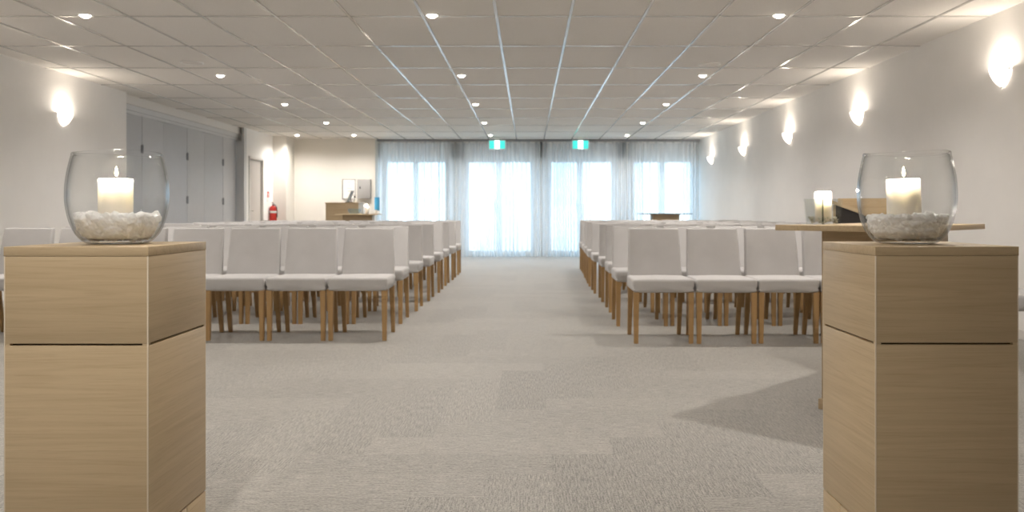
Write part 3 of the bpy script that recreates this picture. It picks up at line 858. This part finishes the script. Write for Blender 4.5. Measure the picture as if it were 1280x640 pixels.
# tablet on a tilted stand
tp = at(436, 252.5, 16.72)
o = thing('tablet_on_stand', 'dark tablet leaning on a black stand on the oak counter', 'tablet', (tp.x, 16.72, CH+0.0005), math.radians(-58))
bm = bmesh.new(); add_box(bm, (-0.075, -0.06, 0.0), (0.075, 0.07, 0.012), 0.003); add_tube(bm, [(0, 0.05, 0.01), (0, 0.045, 0.06), (0, 0.02, 0.12)], 0.010, 8)
link('stand', bm, M['black'], o, smooth=40)
R_ = Matrix.Rotation(math.radians(-24), 3, 'X')
bm = bmesh.new(); add_box(bm, (-0.085, -0.022, 0.016), (0.085, -0.010, 0.262), 0.004, rot=R_, piv=(0, -0.02, 0.016)); sc = link('tablet_body', bm, M['black'], o, smooth=40)
bm = bmesh.new(); add_box(bm, (-0.076, -0.0235, 0.026), (0.076, -0.0222, 0.252), rot=R_, piv=(0, -0.02, 0.016)); link('screen', bm, M['screen'], sc)
tp = at(443.6, 252.5, 16.9)
o = thing('hand_sanitiser_bottle', 'small dark pump bottle on the oak counter beside the tablet', 'bottle', (tp.x, 16.9, CH+0.0005))
bm = bmesh.new(); add_lathe(bm, [(0, 0), (0.028, 0), (0.030, 0.004), (0.030, 0.075), (0.024, 0.088), (0.012, 0.093), (0.0, 0.094)], 20); link('bottle_body', bm, M['paper'], o, smooth=50)
bm = bmesh.new(); add_lathe(bm, [(0, 0.0935), (0.018, 0.094), (0.018, 0.125), (0.010, 0.13), (0.010, 0.15), (0, 0.15)], 16); add_tube(bm, [(0, 0, 0.146), (-0.035, 0, 0.146)], 0.006, 8); link('pump', bm, M['black'], o, smooth=50)

def wall_rect(px0, py0, px1, py1, Y):
    a, b = at(px0, py0, Y), at(px1, py1, Y); return a.x, b.x, b.z, a.z
x0, x1, z0, z1 = wall_rect(428, 224, 444.5, 249, YL)
o = thing('notice_frame', 'white framed notice on the rear left wall above the tablet', 'notice', ((x0+x1)/2, YL, (z0+z1)/2))
hw, hz = (x1-x0)/2, (z1-z0)/2
bm = bmesh.new(); f_ = 0.014
for lo, hi in (((-hw, -0.018, -hz), (-hw+f_, 0, hz)), ((hw-f_, -0.018, -hz), (hw, 0, hz)), ((-hw+f_, -0.018, hz-f_), (hw-f_, 0, hz)), ((-hw+f_, -0.018, -hz), (hw-f_, 0, -hz+f_))): add_box(bm, lo, hi, 0.002)
link('frame', bm, M['darkalu'], o)
bm = bmesh.new(); add_box(bm, (-hw+f_, -0.010, -hz+f_), (hw-f_, -0.001, hz-f_)); link('sheet', bm, M['paper'], o)
bm = bmesh.new()
for a, b, zz in ((-0.04, 0.05, 0.15), (-0.02, 0.03, 0.09), (-0.05, 0.01, 0.02), (0.02, 0.055, 0.02), (-0.03, 0.04, -0.04)):
    add_box(bm, (a, -0.0115, zz-0.005), (b, -0.0102, zz+0.005))
link('printed_lines', bm, M['greybox'], o)
x0, x1, z0, z1 = wall_rect(447.2, 224.2, 464, 248.2, YL)
o = thing('electrical_cabinet', 'grey steel cabinet on the rear left wall beside the curtain', 'cabinet', ((x0+x1)/2, YL+0.003, (z0+z1)/2))
hw, hz = (x1-x0)/2, (z1-z0)/2
box_part('case', (-hw, -0.07, -hz), (hw, 0, hz), M['greybox'], o, 0.004)
box_part('door', (-hw+0.008, -0.082, -hz+0.008), (hw-0.008, -0.0705, hz-0.008), M['greybox'], o, 0.003)
box_part('lock', (-hw+0.055, -0.094, 0.0), (-hw+0.08, -0.0825, 0.05), M['black'], o, 0.002)
x0, x1, z0, z1 = wall_rect(448.5, 254, 459, 267, YL)
o = thing('wall_panel', 'small pale grey panel low on the rear wall beneath the steel cabinet', 'panel', ((x0+x1)/2, YL, (z0+z1)/2))
hw, hz = (x1-x0)/2, (z1-z0)/2
box_part('face_plate', (-hw, -0.03, -hz), (hw, 0, hz), M['frame'], o, 0.004)
box_part('latch', (hw-0.04, -0.038, -0.02), (hw-0.025, -0.0305, 0.02), M['alu'], o, 0.002)

# small table with its things
YT = 15.6
c = at(448.5, 267, YT); TH = 0.945
box_table('low oak-based table with a thin top in front of the oak counter', (c.x, YT, 0), 0.0, 0.80, 0.42, TH, 0.55, 0.26, M['oakdark'], M['oaktop'], 0.02)
p = at(443, 266, YT)
o = thing('glass_dish', 'bluish glass dish on the small table by the oak counter', 'dish', (p.x, YT, TH+0.0005))
bm = bmesh.new(); add_lathe(bm, [(0, 0), (0.07, 0), (0.10, 0.02), (0.12, 0.06), (0.118, 0.098), (0.112, 0.098), (0.113, 0.06), (0.095, 0.026), (0.07, 0.008), (0, 0.008)], 40)
link('glass_wall', bm, M['blueglass'], o, smooth=50)
p = at(458.7, 266, YT)
candle(p.x, YT, TH+0.0005, 0.034, 0.15, 'lit white pillar candle on the small table by the oak counter', 0.0, True)
p = at(470.3, 266, YT-0.05)
o = thing('white_cup', 'small white cup on the right end of the small table', 'cup', (p.x, YT-0.08, TH+0.0005))
bm = bmesh.new(); add_lathe(bm, [(0, 0), (0.018, 0), (0.020, 0.004), (0.024, 0.075), (0.021, 0.075), (0.018, 0.006), (0, 0.006)], 24); link('cup_wall', bm, M['paper'], o, smooth=50)
p = at(471.3, 254, YT+0.08)
o = thing('blue_sign', 'bright blue upright card in a stand on the small table', 'sign', (p.x, YT+0.08, TH+0.0005))
box_part('card', (-0.048, -0.004, 0.06), (0.048, 0.004, 0.315), M['blue'], o, 0.001)
box_part('card_foot', (-0.048, -0.004, 0.006), (0.048, 0.004, 0.0595), M['paper'], o, 0.001)
box_part('stand_base', (-0.055, -0.035, 0.0), (0.055, 0.035, 0.0055), M['greybox'], o, 0.001)

# fire extinguisher on the left wall + its sign
ye = 17.06
o = thing('fire_extinguisher', 'red fire extinguisher hung on the left wall past the grey door', 'fire extinguisher', (XL+0.082, ye, 0.79))
bm = bmesh.new(); add_lathe(bm, [(0, 0), (0.055, 0), (0.07, 0.008), (0.072, 0.02), (0.072, 0.26), (0.062, 0.295), (0.035, 0.315), (0.022, 0.32), (0, 0.32)], 32); body = link('cylinder_body', bm, M['red'], o, smooth=50)
bm = bmesh.new(); add_lathe(bm, [(0.0725, 0.17), (0.0732, 0.17), (0.0732, 0.215), (0.0725, 0.215)], 32, closed=True); link('white_band', bm, M['paper'], body, smooth=60)
bm = bmesh.new(); add_lathe(bm, [(0, 0.3205), (0.02, 0.3205), (0.02, 0.345), (0, 0.345)], 16); add_box(bm, (-0.012, -0.10, 0.347), (0.012, 0.02, 0.356), 0.002); add_box(bm, (-0.012, -0.09, 0.362), (0.012, 0.02, 0.371), 0.002, rot=Matrix.Rotation(-0.2, 3, 'X'), piv=(0, 0.02, 0.36))
link('valve_handle', bm, M['black'], o, smooth=40)
bm = bmesh.new(); add_tube(bm, [(0.02, -0.01, 0.335), (0.06, -0.05, 0.335), (0.085, -0.04, 0.28), (0.085, -0.02, 0.18), (0.082, -0.02, 0.08)], [0.009, 0.009, 0.009, 0.009, 0.014], 10); link('hose', bm, M['black'], o, smooth=60)
box_part('wall_bracket', (-0.085, -0.03, 0.14), (-0.0725, 0.03, 0.30), M['alu'], o, 0.002)
o = thing('extinguisher_sign', 'small red sign on the left wall above the fire extinguisher', 'sign', (XL, 16.98, 1.30))
box_part('plate', (0.0, -0.075, -0.11), (0.004, 0.075, 0.11), M['paper'], o, 0.001)
box_part('red_field', (0.0041, -0.068, -0.02), (0.006, 0.068, 0.10), M['redsign'], o, 0.0005)
bm = bmesh.new(); add_cyl(bm, (0.0061, 0, 0.005), (0.0075, 0, 0.005), 0.012, n=4); add_box(bm, (0.0061, -0.012, 0.0), (0.0075, 0.012, 0.055), 0.0004); add_box(bm, (0.0061, -0.025, 0.058), (0.0075, 0.012, 0.066), 0.0004)
link('pictogram', bm, M['paper'], o)

# ------------------------------------------------------------------ daylight
w = bpy.data.worlds.new('daylight'); S.world = w; w.use_nodes = True
bg = w.node_tree.nodes['Background']; bg.inputs['Color'].default_value = (0.50, 0.765, 1.0, 1); bg.inputs['Strength'].default_value = 1.9
sd = bpy.data.lights.new('sun', 'SUN'); sd.energy = 3.0; sd.color = (1, 0.96, 0.9); sd.angle = 0.02
so = bpy.data.objects.new('sun', sd); C.objects.link(so); so.rotation_euler = (math.radians(38), 0, math.radians(20))

vs = S.view_settings
vs.view_transform = 'Standard'; vs.look = 'None'; vs.gamma = 1.0; vs.use_curve_mapping = False; vs.exposure = 1.22
cy = S.cycles
cy.use_denoising = True; cy.max_bounces = 14; cy.diffuse_bounces = 10; cy.glossy_bounces = 4; cy.transparent_max_bounces = 24; cy.transmission_bounces = 6
cy.caustics_reflective = False; cy.caustics_refractive = False; cy.sample_clamp_indirect = 6.0
